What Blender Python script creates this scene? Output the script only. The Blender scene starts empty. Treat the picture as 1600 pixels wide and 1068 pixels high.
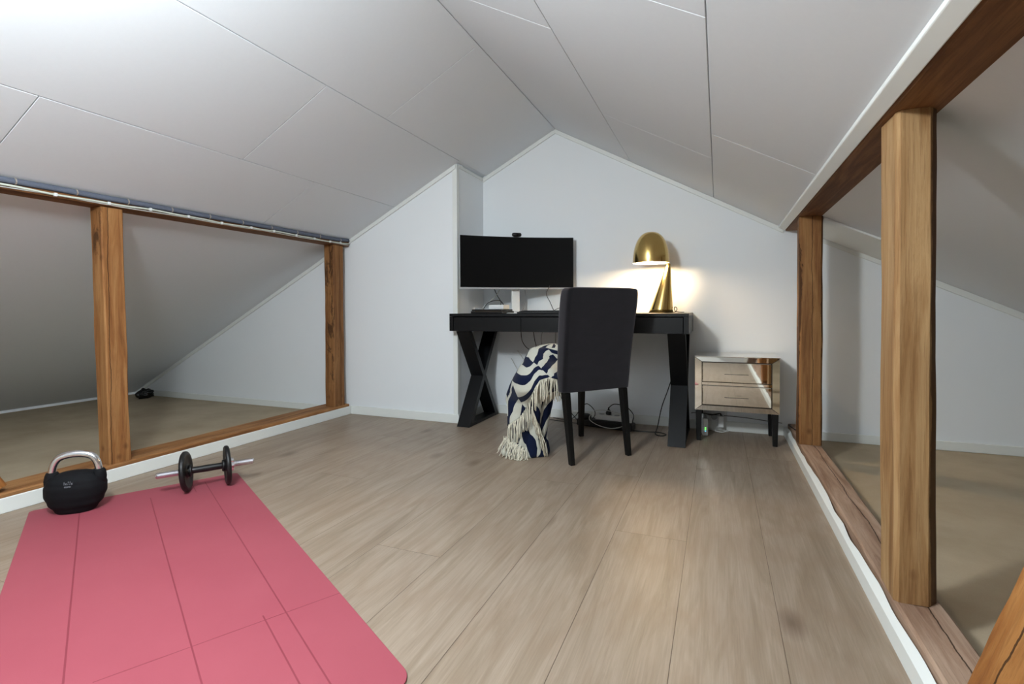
import bpy, bmesh, math, random
from mathutils import Vector, Matrix, noise
R = math.radians
PI = math.pi
sc = bpy.context.scene
C = bpy.context.collection
rnd = random.Random(7)

# ------------------------------------------------------------ camera, world, lights, exposure
YAW, PITCH, ROLL = .3873, .0154, -.0049
_f = Vector((-math.sin(YAW)*math.cos(PITCH), math.cos(YAW)*math.cos(PITCH), -math.sin(PITCH)))
_r = Vector((math.cos(YAW), math.sin(YAW), 0)); _u = _r.cross(_f)
_r, _u = _r*math.cos(ROLL)+_u*math.sin(ROLL), _u*math.cos(ROLL)-_r*math.sin(ROLL)
cam = bpy.data.cameras.new('camera'); co = bpy.data.objects.new('camera', cam); C.objects.link(co)
m = Matrix((_r, _u, -_f)).transposed().to_4x4(); m.translation = (0, 0, .82); co.matrix_world = m
cam.sensor_width = 36; cam.lens = 790.02*36/1600; cam.shift_y = -39.03/1600; cam.clip_start = .02
sc.camera = co

w = bpy.data.worlds.new('world'); sc.world = w; w.use_nodes = True
w.node_tree.nodes['Background'].inputs[0].default_value = (.6, .68, .8, 1)
w.node_tree.nodes['Background'].inputs[1].default_value = .3

def point_light(name, loc, watts, col, rad):
    l = bpy.data.lights.new(name, 'POINT'); l.energy = watts; l.color = col; l.shadow_soft_size = rad
    o = bpy.data.objects.new(name, l); o.location = loc; C.objects.link(o); return o
point_light('ceiling_lamp_light', (-1.05, .24, 1.74), 62, (.90, .975, 1.0), .10)

sc.view_settings.view_transform = 'Standard'; sc.view_settings.look = 'None'
sc.view_settings.gamma = 1; sc.view_settings.use_curve_mapping = False
sc.view_settings.exposure = 1.02

# ------------------------------------------------------------ room numbers (metres)
XL, YF, XC, YB, XR, XT, ZT, ML, MR = -2.687, 3.220, -1.739, 3.665, .392, -1.136, 2.170, .5107, .5513
YN = -2.6                       # wall behind the camera
zl = lambda x: ZT-ML*(XT-x)
zr = lambda x: ZT-MR*(x-XT)
ze = lambda x: 1.261-.4975*(x-.609)     # shallower eave ceiling beyond the right posts
XEL = -5.345; XER = 3.13

# ------------------------------------------------------------ helpers
def lin(c):
    return tuple((v/12.92 if v <= .04045 else ((v+.055)/1.055)**2.4) for v in [q/255 for q in c])+(1,)

class NT:
    def __init__(s, name):
        s.m = bpy.data.materials.new(name); s.m.use_nodes = True; s.t = s.m.node_tree
        s.b = s.t.nodes['Principled BSDF']
    def n(s, kind, **kw):
        nd = s.t.nodes.new(kind)
        for k, v in kw.items(): setattr(nd, k, v)
        return nd
    def l(s, a, b): s.t.links.new(a, b)
    def val(s, sock, v):
        if hasattr(v, 'links') or isinstance(v, bpy.types.NodeSocket): s.l(v, sock)
        else: sock.default_value = v
    def math(s, op, a, b=0.0, c=None):
        nd = s.n('ShaderNodeMath', operation=op); s.val(nd.inputs[0], a); s.val(nd.inputs[1], b)
        if c is not None: s.val(nd.inputs[2], c)
        return nd.outputs[0]
    def mix(s, f, a, b):
        nd = s.n('ShaderNodeMix', data_type='RGBA'); s.val(nd.inputs[0], f); s.val(nd.inputs[6], a); s.val(nd.inputs[7], b)
        return nd.outputs[2]
    def coord(s, kind='Object', scale=(1, 1, 1), rot=(0, 0, 0), loc=(0, 0, 0)):
        tc = s.n('ShaderNodeTexCoord'); mp = s.n('ShaderNodeMapping')
        mp.inputs['Scale'].default_value = scale; mp.inputs['Rotation'].default_value = rot; mp.inputs['Location'].default_value = loc
        s.l(tc.outputs[kind], mp.inputs[0]); return mp.outputs[0]
    def noise(s, vec, sc_=5, det=4, rough=.55, dist=0.0):
        nd = s.n('ShaderNodeTexNoise'); s.l(vec, nd.inputs['Vector']); nd.inputs['Scale'].default_value = sc_
        nd.inputs['Detail'].default_value = det; nd.inputs['Roughness'].default_value = rough; nd.inputs['Distortion'].default_value = dist
        return nd.outputs['Fac']
    def ramp(s, fac, stops):
        nd = s.n('ShaderNodeValToRGB'); s.l(fac, nd.inputs[0]); cr = nd.color_ramp
        while len(cr.elements) < len(stops): cr.elements.new(.5)
        for e, (p, c) in zip(cr.elements, stops):
            e.position = p; e.color = c if len(c) == 4 else (*c, 1)
        return nd.outputs[0]
    def bump(s, h, strength=.2, dist=.002):
        nd = s.n('ShaderNodeBump'); nd.inputs['Strength'].default_value = strength; nd.inputs['Distance'].default_value = dist
        s.l(h, nd.inputs['Height']); s.l(nd.outputs[0], s.b.inputs['Normal'])
    def set(s, col=None, rough=None, metal=None, spec=None, coat=None):
        if col is not None: s.val(s.b.inputs['Base Color'], col)
        if rough is not None: s.val(s.b.inputs['Roughness'], rough)
        if metal is not None: s.b.inputs['Metallic'].default_value = metal
        if spec is not None: s.b.inputs['Specular IOR Level'].default_value = spec
        if coat is not None: s.b.inputs['Coat Weight'].default_value = coat
        return s.m

def plain(name, rgb, rough=.5, metal=0, spec=.5, var=.06, nscale=40, bump=0, bdist=.001):
    t = NT(name); c = lin(rgb); v = t.coord()
    nz = t.noise(v, nscale, 3)
    d = tuple(max(0, k*(1-var)) for k in c[:3])+(1,)
    u = tuple(min(1, k*(1+var)) for k in c[:3])+(1,)
    col = t.mix(nz, d, u)
    if bump: t.bump(t.noise(v, nscale*4, 2), bump, bdist)
    return t.set(col, rough, metal, spec)

M = {}
M['wall'] = plain('wall_paint', (234, 238, 241), .6, 0, .3, .012, 3, .08, .001)
M['ceiling'] = plain('ceiling_panel', (226, 231, 236), .7, 0, .25, .015, 60, .25, .0008)
M['trim'] = plain('trim_white', (228, 231, 228), .42, 0, .4, .02, 8)
M['black'] = plain('black_lacquer', (9, 10, 11), .38, 0, .35, .15, 30)
M['desk'] = plain('desk_black', (6, 8, 11), .42, 0, .32, .18, 50, .05)
M['rubber'] = plain('black_rubber', (14, 14, 15), .45, 0, .5, .1, 60)
M['cable_b'] = plain('cable_black', (20, 20, 21), .45)
M['cable_w'] = plain('cable_white', (205, 205, 200), .45)
M['cable_g'] = plain('cable_grey', (120, 122, 124), .45)
M['white_p'] = plain('white_plastic', (222, 224, 224), .38, 0, .5, .02)
M['grey_p'] = plain('grey_plastic', (150, 153, 156), .4, 0, .5, .03)
M['silver'] = plain('silver_trim', (190, 192, 195), .35, .3, .5, .02)
M['chrome'] = plain('chrome', (240, 240, 244), .2, 1, .5, .02)
M['paper'] = plain('paper', (215, 216, 214), .7, 0, .3, .03)
M['dark_edge'] = plain('mirror_edge_dark', (52, 44, 36), .4, 0, .4, .1)
M['screen'] = plain('monitor_screen', (5, 5, 6), .5, 0, .15, .02)
M['felt'] = plain('grey_felt_strip', (92, 98, 112), .8, 0, .3, .16, 120, .4, .001)
M['cover'] = plain('neoprene_black', (10, 11, 15), .8, 0, .25, .25, 150, .5, .001)
M['staple'] = plain('staple', (170, 160, 150), .4, .4)
M['strip'] = plain('light_strip', (202, 208, 196), .35, 0, .5, .03)
M['plasticbag'] = plain('bin_bag_black', (8, 9, 14), .22, 0, .6, .1, 30, .5, .004)

def mk_mirror():
    t = NT('aged_mirror'); v = t.coord()
    c = t.mix(t.noise(v, 9, 3), lin((226, 220, 208)), lin((236, 232, 224)))
    return t.set(c, .03, 1)
M['mirror'] = mk_mirror()
def mk_brass():
    t = NT('brass'); v = t.coord(scale=(1, 1, 60))
    c = t.mix(t.noise(v, 6, 3), lin((196, 164, 98)), lin((216, 186, 120)))
    return t.set(c, .19, 1)
M['brass'] = mk_brass()
def mk_emit(name, rgb, s):
    t = NT(name); t.b.inputs['Emission Color'].default_value = lin(rgb); t.b.inputs['Emission Strength'].default_value = s
    return t.set(lin(rgb), .4)
M['bulb'] = mk_emit('lamp_bulb', (255, 224, 182), 230)
M['led'] = mk_emit('led_green', (120, 255, 110), 1.1)
M['led_b'] = mk_emit('led_blue', (120, 200, 255), .7)
M['shade_in'] = plain('shade_inside_white', (240, 236, 225), .5)

def mk_velvet():
    t = NT('charcoal_velvet'); v = t.coord()
    nz = t.noise(t.coord(scale=(1, 1, 2.5)), 11, 5, .65)
    c = t.ramp(nz, [(.3, lin((12, 11, 13))), (.6, lin((20, 18, 21))), (.85, lin((28, 25, 29)))])
    t.b.inputs['Sheen Weight'].default_value = .5; t.b.inputs['Sheen Roughness'].default_value = .48
    t.b.inputs['Sheen Tint'].default_value = (.75, .72, .8, 1)
    t.bump(t.noise(v, 500, 2), .3, .0006)
    return t.set(c, .9, 0, .15)
M['velvet'] = mk_velvet()

def mk_wood(name, axis, light, mid, dark, bark=.5, rough=.65, crack=None, wane=None):
    t = NT(name)
    s = [7, 7, 7]; s[axis] = .55
    g = t.noise(t.coord(scale=tuple(s)), 3.2, 8, .62, .9)
    col = t.ramp(g, [(.28, lin(dark)), (.44, lin(mid)), (.6, lin(light)), (.8, lin(mid))])
    s2 = [70, 70, 70]; s2[axis] = 2.0
    fine = t.noise(t.coord(scale=tuple(s2)), 2.5, 4, .7)
    col = t.mix(t.math('MULTIPLY', t.math('GREATER_THAN', fine, .56), .25), col, lin(dark))
    soft = t.noise(t.coord(scale=tuple(6 if k != axis else 3 for k in range(3)), loc=(4, 1, 2)), 1.2, 3, .5)
    col = t.mix(t.math('MULTIPLY', t.math('SUBTRACT', soft, .35), .7), col, lin(dark))
    s3 = [13, 13, 13]; s3[axis] = 2.6
    kn = t.noise(t.coord(scale=tuple(s3), loc=(3.1, 1.7, .4)), 1.5, 6, .75, .6)
    a_ = .61+.12*(1-bark)
    mask = t.math('MINIMUM', t.math('MAXIMUM', t.math('MULTIPLY', t.math('SUBTRACT', kn, a_), 18.0), 0.0), 1.0)
    col = t.mix(t.math('MULTIPLY', mask, .8), col, lin((58, 32, 16)))
    vo = t.n('ShaderNodeTexVoronoi'); s4 = [9, 9, 9]; s4[axis] = 6.5
    t.l(t.coord(scale=tuple(s4), loc=(.4, .2, .9)), vo.inputs['Vector']); vo.inputs['Scale'].default_value = .8
    kd = t.math('SUBTRACT', 1.0, t.math('MINIMUM', t.math('MULTIPLY', vo.outputs['Distance'], 9.0), 1.0))
    col = t.mix(t.math('MULTIPLY', kd, .75), col, lin((84, 50, 26)))
    hgt = t.math('ADD', g, t.math('MULTIPLY', fine, .5))
    tc = t.n('ShaderNodeTexCoord'); sp = t.n('ShaderNodeSeparateXYZ'); t.l(tc.outputs['Object'], sp.inputs[0])
    s5 = [1, 1, 1]; s5[axis] = 2.2
    wob = t.math('SUBTRACT', t.noise(t.coord(scale=tuple(k*1.0 if k > 1 else .01 for k in s5)), 1.6, 5, .6), .5)
    for (ax_, c_, wd) in (crack or ()):
        dd = t.math('ABSOLUTE', t.math('SUBTRACT', t.math('ADD', sp.outputs[ax_], t.math('MULTIPLY', wob, .035)), c_))
        ln = t.math('LESS_THAN', dd, wd)
        col = t.mix(t.math('MULTIPLY', ln, .85), col, lin((40, 22, 12)))
        hgt = t.math('SUBTRACT', hgt, t.math('MULTIPLY', ln, 2.0))
    for (ax_, sg, c_, am) in (wane or ()):
        dd = t.math('SUBTRACT', t.math('ADD', t.math('MULTIPLY', sp.outputs[ax_], sg), t.math('MULTIPLY', t.math('SUBTRACT', kn, .5), am)), c_)
        mk = t.math('MINIMUM', t.math('MAXIMUM', t.math('MULTIPLY', dd, 260.0), 0.0), 1.0)
        col = t.mix(t.math('MULTIPLY', mk, .82), col, lin((60, 36, 20)))
    t.bump(hgt, .5, .004)
    return t.set(col, rough, 0, .2)
M['woodA'] = mk_wood('timber_post_left', 2, (170, 124, 78), (146, 98, 56), (102, 64, 35), .5, crack=((1, -.040, .0016),), wane=((1, -1, .068, .05),))
M['woodB'] = mk_wood('timber_post_corner', 2, (156, 112, 70), (128, 86, 50), (84, 52, 30), .75, crack=((1, .012, .0012),), wane=((1, -1, .055, .09),))
M['woodC'] = mk_wood('timber_post_thick', 2, (176, 142, 100), (152, 115, 75), (108, 74, 45), .3, crack=(), wane=((0, 1, .026, .03),))
M['woodD'] = mk_wood('timber_post_cracked', 2, (160, 118, 74), (134, 92, 54), (92, 58, 32), .65, crack=((0, .006, .0013),), wane=((0, 1, .047, .06), (0, -1, .054, .12)))
M['woodE'] = mk_wood('timber_brace_wood', 2, (176, 124, 70), (152, 98, 50), (110, 66, 34), .3, crack=((0, .012, .0018),))
M['woodY'] = mk_wood('timber_beam_wood', 1, (140, 98, 62), (112, 74, 44), (80, 50, 30), .3)
M['woodYr'] = mk_wood('timber_sill_right', 1, (178, 152, 132), (156, 128, 108), (116, 86, 68), .4, crack=((0, .012, .0016),))
M['woodYo'] = mk_wood('timber_sill_left', 1, (170, 124, 80), (144, 98, 58), (102, 66, 38), .4, crack=((0, .030, .0015),))

def mk_chip():
    t = NT('raw_board_floor'); v = t.coord()
    n1 = t.noise(v, 2.2, 5, .6)
    col = t.ramp(n1, [(.3, lin((168, 153, 130))), (.55, lin((184, 169, 146))), (.8, lin((196, 182, 160)))])
    fine = t.noise(v, 260, 2, .8)
    col = t.mix(t.math('MULTIPLY', fine, .25), col, lin((120, 104, 80)))
    sp = t.noise(t.coord(scale=(3, 9, 9)), 5, 4, .8)
    col = t.mix(t.math('MULTIPLY', t.math('GREATER_THAN', sp, .735), .5), col, lin((205, 200, 190)))
    t.bump(fine, .3, .001)
    return t.set(col, .8, 0, .15)
M['chip'] = mk_chip()

def mk_floor():
    t = NT('oak_laminate')
    at = t.n('ShaderNodeAttribute'); at.attribute_name = 'plank'
    tc = t.n('ShaderNodeTexCoord')
    def shifted(sx, sy, sz):
        mp = t.n('ShaderNodeMapping'); mp.inputs['Scale'].default_value = (sx, sy, 1)
        t.l(tc.outputs['Object'], mp.inputs[0])
        cmb = t.n('ShaderNodeCombineXYZ')
        t.l(t.math('MULTIPLY', at.outputs['Fac'], 37.0), cmb.inputs[2]); t.l(t.math('MULTIPLY', at.outputs['Fac'], 11.0), cmb.inputs[1])
        va = t.n('ShaderNodeVectorMath', operation='ADD'); t.l(mp.outputs[0], va.inputs[0]); t.l(cmb.outputs[0], va.inputs[1])
        return va.outputs[0]
    g = t.noise(shifted(9, .75, 1), 1.8, 7, .62, 1.1)
    col = t.ramp(g, [(.25, lin((126, 109, 91))), (.42, lin((146, 129, 111))), (.55, lin((159, 142, 125))), (.72, lin((146, 129, 112)))])
    fine = t.noise(shifted(95, 2.2, 1), 2.2, 4, .7)
    col = t.mix(t.math('MULTIPLY', t.math('SUBTRACT', fine, .38), 1.1), col, lin((112, 93, 76)))
    # cathedral grain rings
    wv = t.n('ShaderNodeTexWave', wave_type='RINGS'); t.l(shifted(2.6, .42, 1), wv.inputs['Vector'])
    wv.inputs['Scale'].default_value = 5.5; wv.inputs['Distortion'].default_value = 5.5; wv.inputs['Detail'].default_value = 3; wv.inputs['Detail Scale'].default_value = 1.4
    col = t.mix(t.math('MULTIPLY', t.math('POWER', wv.outputs['Fac'], 3.0), .36), col, lin((138, 117, 98)))
    vo = t.n('ShaderNodeTexVoronoi'); t.l(shifted(4.2, 2.0, 1), vo.inputs['Vector']); vo.inputs['Scale'].default_value = .9
    kn = t.math('SUBTRACT', 1.0, t.math('MINIMUM', t.math('MULTIPLY', vo.outputs['Distance'], 6.5), 1.0))
    col = t.mix(t.math('MULTIPLY', kn, .95), col, lin((100, 80, 64)))
    tone = t.math('MULTIPLY_ADD', at.outputs['Fac'], .09, .955)
    hs = t.n('ShaderNodeHueSaturation'); t.l(col, hs.inputs['Color']); t.l(tone, hs.inputs['Value'])
    t.bump(fine, .12, .0008)
    return t.set(hs.outputs[0], .43, 0, .45)
M['floor'] = mk_floor()

def mk_mat():
    t = NT('pink_rubber_mat'); tc = t.n('ShaderNodeTexCoord'); sp = t.n('ShaderNodeSeparateXYZ'); t.l(tc.outputs['Object'], sp.inputs[0])
    x, y = sp.outputs[0], sp.outputs[1]
    def line(v, c, wd): return t.math('LESS_THAN', t.math('ABSOLUTE', t.math('SUBTRACT', v, c)), wd)
    tot = line(y, -.60, .0022)
    for c, lo, hi in ((-.365, .14, 9), (-.148, .06, 9), (-.2, 1.38, 9), (-.2, .05, .19)):
        k = t.math('MULTIPLY', line(y, c, .002), t.math('MULTIPLY', t.math('GREATER_THAN', x, lo), t.math('LESS_THAN', x, hi)))
        tot = t.math('MAXIMUM', tot, k)
    tot = t.math('MAXIMUM', tot, t.math('MULTIPLY', line(x, 1.405, .0018), t.math('GREATER_THAN', y, -.55)))
    nz = t.noise(t.coord(), 3.5, 4)
    col = t.mix(nz, lin((150, 68, 80)), lin((160, 78, 89)))
    gr = t.noise(t.coord(), 400, 2, .7)
    col = t.mix(t.math('MULTIPLY', gr, .15), col, lin((160, 72, 84)))
    col = t.mix(t.math('MULTIPLY', tot, .7), col, lin((120, 42, 54)))
    t.bump(gr, .3, .0005)
    return t.set(col, .62, 0, .35)
M['mat'] = mk_mat()

def mk_blanket():
    # navy and cream broken chevron bands, laid out in the cloth's own uv
    t = NT('navy_cream_wool'); tc = t.n('ShaderNodeTexCoord'); sp = t.n('ShaderNodeSeparateXYZ'); t.l(tc.outputs['UV'], sp.inputs[0])
    u, v = sp.outputs[0], sp.outputs[1]
    col_ = t.math('FLOOR', t.math('MULTIPLY', u, 3.0))
    par = t.math('MODULO', t.math('ABSOLUTE', col_), 2.0)
    sgn = t.math('MULTIPLY_ADD', par, 2.0, -1.0)
    ph = t.math('ADD', t.math('MULTIPLY', v, 2.7), t.math('MULTIPLY', t.math('MULTIPLY', u, 3.0), sgn))
    ph = t.math('ADD', ph, t.math('MULTIPLY', col_, .37))
    wob = t.noise(tc.outputs['UV'] if False else t.coord('UV'), 3, 2)
    ph = t.math('ADD', ph, t.math('MULTIPLY', wob, .7))
    st = t.math('GREATER_THAN', t.math('FRACT', ph), .5)
    wv = t.noise(t.coord(), 300, 2, .8)
    navy = t.mix(wv, lin((12, 18, 38)), lin((24, 33, 60)))
    cream = t.mix(wv, lin((176, 176, 164)), lin((206, 205, 193)))
    t.b.inputs['Sheen Weight'].default_value = .1
    t.bump(wv, .5, .001)
    return t.set(t.mix(st, navy, cream), .95, 0, .1)
M['blanket'] = mk_blanket()
M['fringe'] = plain('cream_fringe', (214, 208, 190), .9, 0, .1, .08, 200)

# ---- object helpers
def tag(o, label=None, cat=None, group=None, kind=None):
    if label: o['label'] = label
    if cat: o['category'] = cat
    if group: o['group'] = group
    if kind: o['kind'] = kind
    return o

def empty(name, loc, label, cat, rotz=0, group=None):
    o = bpy.data.objects.new(name, None); C.objects.link(o); o.location = loc; o.rotation_euler = (0, 0, rotz)
    o.empty_display_size = .1
    return tag(o, label, cat, group)

def obj(name, bm, mat, parent=None, smooth=False, bevel=0, seg=2, sub=0):
    bmesh.ops.recalc_face_normals(bm, faces=bm.faces[:])
    me = bpy.data.meshes.new(name); bm.to_mesh(me); bm.free()
    o = bpy.data.objects.new(name, me); C.objects.link(o)
    for mm in (mat if isinstance(mat, (list, tuple)) else [mat]): me.materials.append(mm)
    if smooth:
        for p in me.polygons: p.use_smooth = True
    if bevel:
        b = o.modifiers.new('bevel', 'BEVEL'); b.width = bevel; b.segments = seg; b.limit_method = 'ANGLE'; b.angle_limit = R(40)
    if sub:
        s = o.modifiers.new('sub', 'SUBSURF'); s.levels = sub; s.render_levels = sub
    if parent: o.parent = parent
    return o

def struct(name, bm, mat, parent=None, **k):
    o = obj(name, bm, mat, parent, **k); o['kind'] = 'structure'; return o

def box(bm, x0, x1, y0, y1, z0, z1, mi=0):
    vs = [bm.verts.new(p) for p in ((x0, y0, z0), (x1, y0, z0), (x1, y1, z0), (x0, y1, z0), (x0, y0, z1), (x1, y0, z1), (x1, y1, z1), (x0, y1, z1))]
    for f in ((0, 3, 2, 1), (4, 5, 6, 7), (0, 1, 5, 4), (1, 2, 6, 5), (2, 3, 7, 6), (3, 0, 4, 7)):
        fc = bm.faces.new([vs[i] for i in f]); fc.material_index = mi
    return vs

def hexa(bm, pts, mi=0):            # eight corners: four below, four above
    vs = [bm.verts.new(p) for p in pts]
    for f in ((0, 3, 2, 1), (4, 5, 6, 7), (0, 1, 5, 4), (1, 2, 6, 5), (2, 3, 7, 6), (3, 0, 4, 7)):
        bm.faces.new([vs[i] for i in f]).material_index = mi

def prism(bm, poly, ax, a, b, mi=0):   # polygon in the other two axes, extruded a..b along ax
    def P(p, t):
        q = list(p); q.insert(ax, t); return q
    A = [bm.verts.new(P(p, a)) for p in poly]; B = [bm.verts.new(P(p, b)) for p in poly]
    n = len(poly)
    bm.faces.new(A).material_index = mi; bm.faces.new(B[::-1]).material_index = mi
    for i in range(n): bm.faces.new((A[i], B[i], B[(i+1) % n], A[(i+1) % n])).material_index = mi

def crom(pts, n=8):
    pts = [Vector(p) for p in pts]; out = []
    P = [pts[0]]+pts+[pts[-1]]
    for i in range(1, len(P)-2):
        p0, p1, p2, p3 = P[i-1:i+3]
        for k in range(n):
            t = k/n
            out.append(.5*((2*p1)+(p2-p0)*t+(2*p0-5*p1+4*p2-p3)*t*t+(3*p1-p0-3*p2+p3)*t**3))
    out.append(pts[-1]); return out

def tube(bm, path, r, seg=8, closed=False, cap=True, mi=0):
    rings = []; n = len(path); prev = None
    for i, p in enumerate(path):
        if closed: t = path[(i+1) % n]-path[i-1]
        else: t = path[min(i+1, n-1)]-path[max(i-1, 0)]
        t = t.normalized() if t.length > 1e-9 else Vector((0, 0, 1))
        if prev is None:
            a = Vector((0, 0, 1)) if abs(t.z) < .9 else Vector((1, 0, 0)); a = (a-t*a.dot(t)).normalized()
        else: a = (prev-t*prev.dot(t)).normalized()
        prev = a; b = t.cross(a); rr = r(i/(n-1)) if callable(r) else r
        rings.append([bm.verts.new(p+(a*math.cos(2*PI*k/seg)+b*math.sin(2*PI*k/seg))*rr) for k in range(seg)])
    last = n if closed else n-1
    for i in range(last):
        A, B = rings[i], rings[(i+1) % n]
        for k in range(seg): bm.faces.new((A[k], A[(k+1) % seg], B[(k+1) % seg], B[k])).material_index = mi
    if cap and not closed: bm.faces.new(rings[0][::-1]).material_index = mi; bm.faces.new(rings[-1]).material_index = mi

def lathe(bm, prof, seg=48, o=(0, 0, 0), axis='z', cap=True, mi=0):
    rings = []
    for r_, z in prof:
        ring = []
        for k in range(seg):
            a = 2*PI*k/seg; c, s = math.cos(a)*r_, math.sin(a)*r_
            p = (c, s, z) if axis == 'z' else ((z, c, s) if axis == 'x' else (c, z, s))
            ring.append(bm.verts.new(Vector(p)+Vector(o)))
        rings.append(ring)
    for A, B in zip(rings, rings[1:]):
        for k in range(seg): bm.faces.new((A[k], A[(k+1) % seg], B[(k+1) % seg], B[k])).material_index = mi
    if cap: bm.faces.new(rings[0][::-1]).material_index = mi; bm.faces.new(rings[-1]).material_index = mi

def nb(): return bmesh.new()
def cable(name, pts, r, mat, parent=None, n=8):
    bm = nb(); tube(bm, crom(pts, n), r, 6); return obj(name, bm, mat, parent, smooth=True)

# ------------------------------------------------------------ setting: floor
def build_floor():
    bm = nb(); lay = bm.loops.layers.float_color.new('plank') if False else None
    fl = bm.faces.layers.float.new('plank')
    W = .25; x0, x1 = XL-.01, XR+.02
    i0 = math.floor((x0+.102)/W)-1; x = -.102+W*i0
    fixed = {(-.352, ): 1.866}
    rr = random.Random(3)
    g = .0007
    while x < x1:
        a, b = max(x, x0), min(x+W, x1)
        if b > a+.003:
            key = round((x+.102)/W)
            start = {-1: 1.866, -3: 2.29, -4: 1.448, 0: 2.75, -2: .6, -5: 2.6, 1: 1.15}.get(key, rr.uniform(0, 1.3))
            ys = [start-1.9*k for k in range(8) if start-1.9*k > YN] ; ys = [YN]+sorted(ys)
            t = start+1.9
            while t < YB: ys.append(t); t += 1.9
            ys.append(YB)
            for p, q in zip(ys, ys[1:]):
                val = rr.random()
                q_ = [(a+g, p+g), (b-g, p+g), (b-g, q-g), (a+g, q-g)]
                f = bm.faces.new([bm.verts.new((u, v, 0)) for u, v in q_]); f[fl] = val
        x += W
    # body under the planks showing as the hairline joints
    vs = [bm.verts.new(p) for p in ((x0, YN, -.0012), (x1, YN, -.0012), (x1, YB, -.0012), (x0, YB, -.0012))]
    f = bm.faces.new(vs); f.material_index = 1
    M['joint'] = plain('floor_joint', (104, 88, 74), .7)
    o = struct('floor', bm, [M['floor'], M['joint']])
    return o
build_floor()

def slab(name, x0, x1, y0, y1, z0, z1, mat):
    bm = nb(); box(bm, x0, x1, y0, y1, z0, z1); return struct(name, bm, mat)
slab('floor_left_loft', XEL-.05, XL-.012, YN, YF, -.06, 0.0, M['chip'])
slab('floor_right_loft', XR+.02, XER+.05, YN, YB, -.08, -.012, M['chip'])

# ------------------------------------------------------------ setting: walls
def wallpoly(name, poly, y0, y1):
    bm = nb(); prism(bm, poly, 1, y0, y1); return struct(name, bm, M['wall'])
wallpoly('wall_back', [(XC, -.05), (XER, -.05), (.505, ze(.505)), (.40, 1.36), (.39, zr(.39)+.02), (XT, ZT+.03), (XC, zl(XC)+.03)], YB, YB+.1)
wallpoly('wall_back_left', [(XEL, -.05), (XC-.0, -.05), (XC, zl(XC)+.02), (XEL, zl(XEL)+.02)], YF, YF+.1)
slab('wall_recess', XC-.09, XC, YF+.1, YB+.1, -.05, zl(XC)+.0, M['wall'])
wallpoly('wall_front', [(XEL, -.05), (XER, -.05), (XT, ZT+.3)], YN-.1, YN)
slab('wall_left_eave', XEL-.08, XEL, YN, YF, -.05, .08, M['wall'])
slab('wall_right_eave', XER, XER+.06, YN, YB, -.1, .08, M['wall'])

# ------------------------------------------------------------ setting: ceiling of panels
def build_ceiling():
    bm = nb(); T = .010; G = .0016
    def panel(fn, xa, xb, ya, yb, m_):
        dx = G; n = Vector((m_, 0, 1)).normalized()
        pts = []
        for off in (0, 1):
            for (x, y) in ((xa+dx, ya+G), (xb-dx, ya+G), (xb-dx, yb-G), (xa+dx, yb-G)):
                pts.append((x+n.x*T*off, y, fn(x)+n.z*T*off))
        hexa(bm, pts)
    def course(fn, xa, xb, joints, m_, yend):
        ys = [YN]+sorted(j for j in joints if YN < j < yend)+[yend]
        for p, q in zip(ys, ys[1:]): panel(fn, xa, xb, p, q, m_)
    L = [-5.37, -2.79, -2.264, -1.71, -1.139]
    js = {3: [2.35, -.05, -2.4], 2: [1.895, -.5], 1: [2.40, 1.055, -1.3], 0: []}
    for i, (a, b) in enumerate(zip(L, L[1:])):
        course(zl, a, b, js[i], -ML, YB if a > -1.72 else YF)
    course(zl, -1.7395, -1.71, [], -ML, YB) if False else None
    Rr = [-1.133, -.577, -.030, .392]
    for i, (a, b) in enumerate(zip(Rr, Rr[1:])):
        course(zr, a, b, {0: [1.815, -.6], 1: [2.70, 1.392, -1.0], 2: [2.32, -.1]}[i], MR, YB)
    Er = [.40, 3.14]
    for i, (a, b) in enumerate(zip(Er, Er[1:])):
        course(ze, a, b, [], .4975, YB)
    # backing seen only in the joints
    def back(fn, xa, xb, y1):
        o_ = .011
        f = bm.faces.new([bm.verts.new(p) for p in ((xa, YN, fn(xa)+o_), (xb, YN, fn(xb)+o_), (xb, y1, fn(xb)+o_), (xa, y1, fn(xa)+o_))])
    back(zl, -5.37, XT, YB+.09); back(zr, XT, .40, YB); back(ze, .39, 3.14, YB)
    return struct('ceiling', bm, M['ceiling'], bevel=.0012, seg=1)
build_ceiling()
# ridge strip
bm = nb(); prism(bm, [(XT-.018, zl(XT-.018)-.006), (XT, ZT-.006), (XT+.002, ZT-.004), (XT+.002, ZT+.01), (XT-.018, ZT+.002)], 1, YN, YB)
struct('trim_1', bm, M['ceiling'])

# wall/ceiling moulding strips, 30 mm flat section along the slope
def cornice(name, fn, xa, xb, y, h=.034, t=.012):
    bm = nb(); prism(bm, [(xa, fn(xa)-h), (xb, fn(xb)-h), (xb, fn(xb)-.0005), (xa, fn(xa)-.0005)], 1, y-t, y-.0005)
    return struct(name, bm, M['trim'], bevel=.003)
cornice('trim_2', zl, XC+.001, XT, YB)
cornice('trim_3', zr, XT, .385, YB)
cornice('trim_4', zl, -5.2, XC-.001, YF)
cornice('trim_5', ze, .515, 3.0, YB, .04)
bm = nb(); box(bm, XC-.03, XC+.002, YF-.007, YF-.0005, .062, zl(XC)-.034); box(bm, XC, XC+.006, YF-.007, YF+.03, 0, zl(XC)-.002)
struct('trim_6', bm, M['trim'], bevel=.002)
bm = nb(); prism(bm, [(YF+.03, zl(XC)-.022), (YB-.012, zl(XC)-.022), (YB-.012, zl(XC)-.001), (YF+.03, zl(XC)-.001)], 0, XC+.0005, XC+.008)
struct('trim_7', bm, M['trim'])
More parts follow.
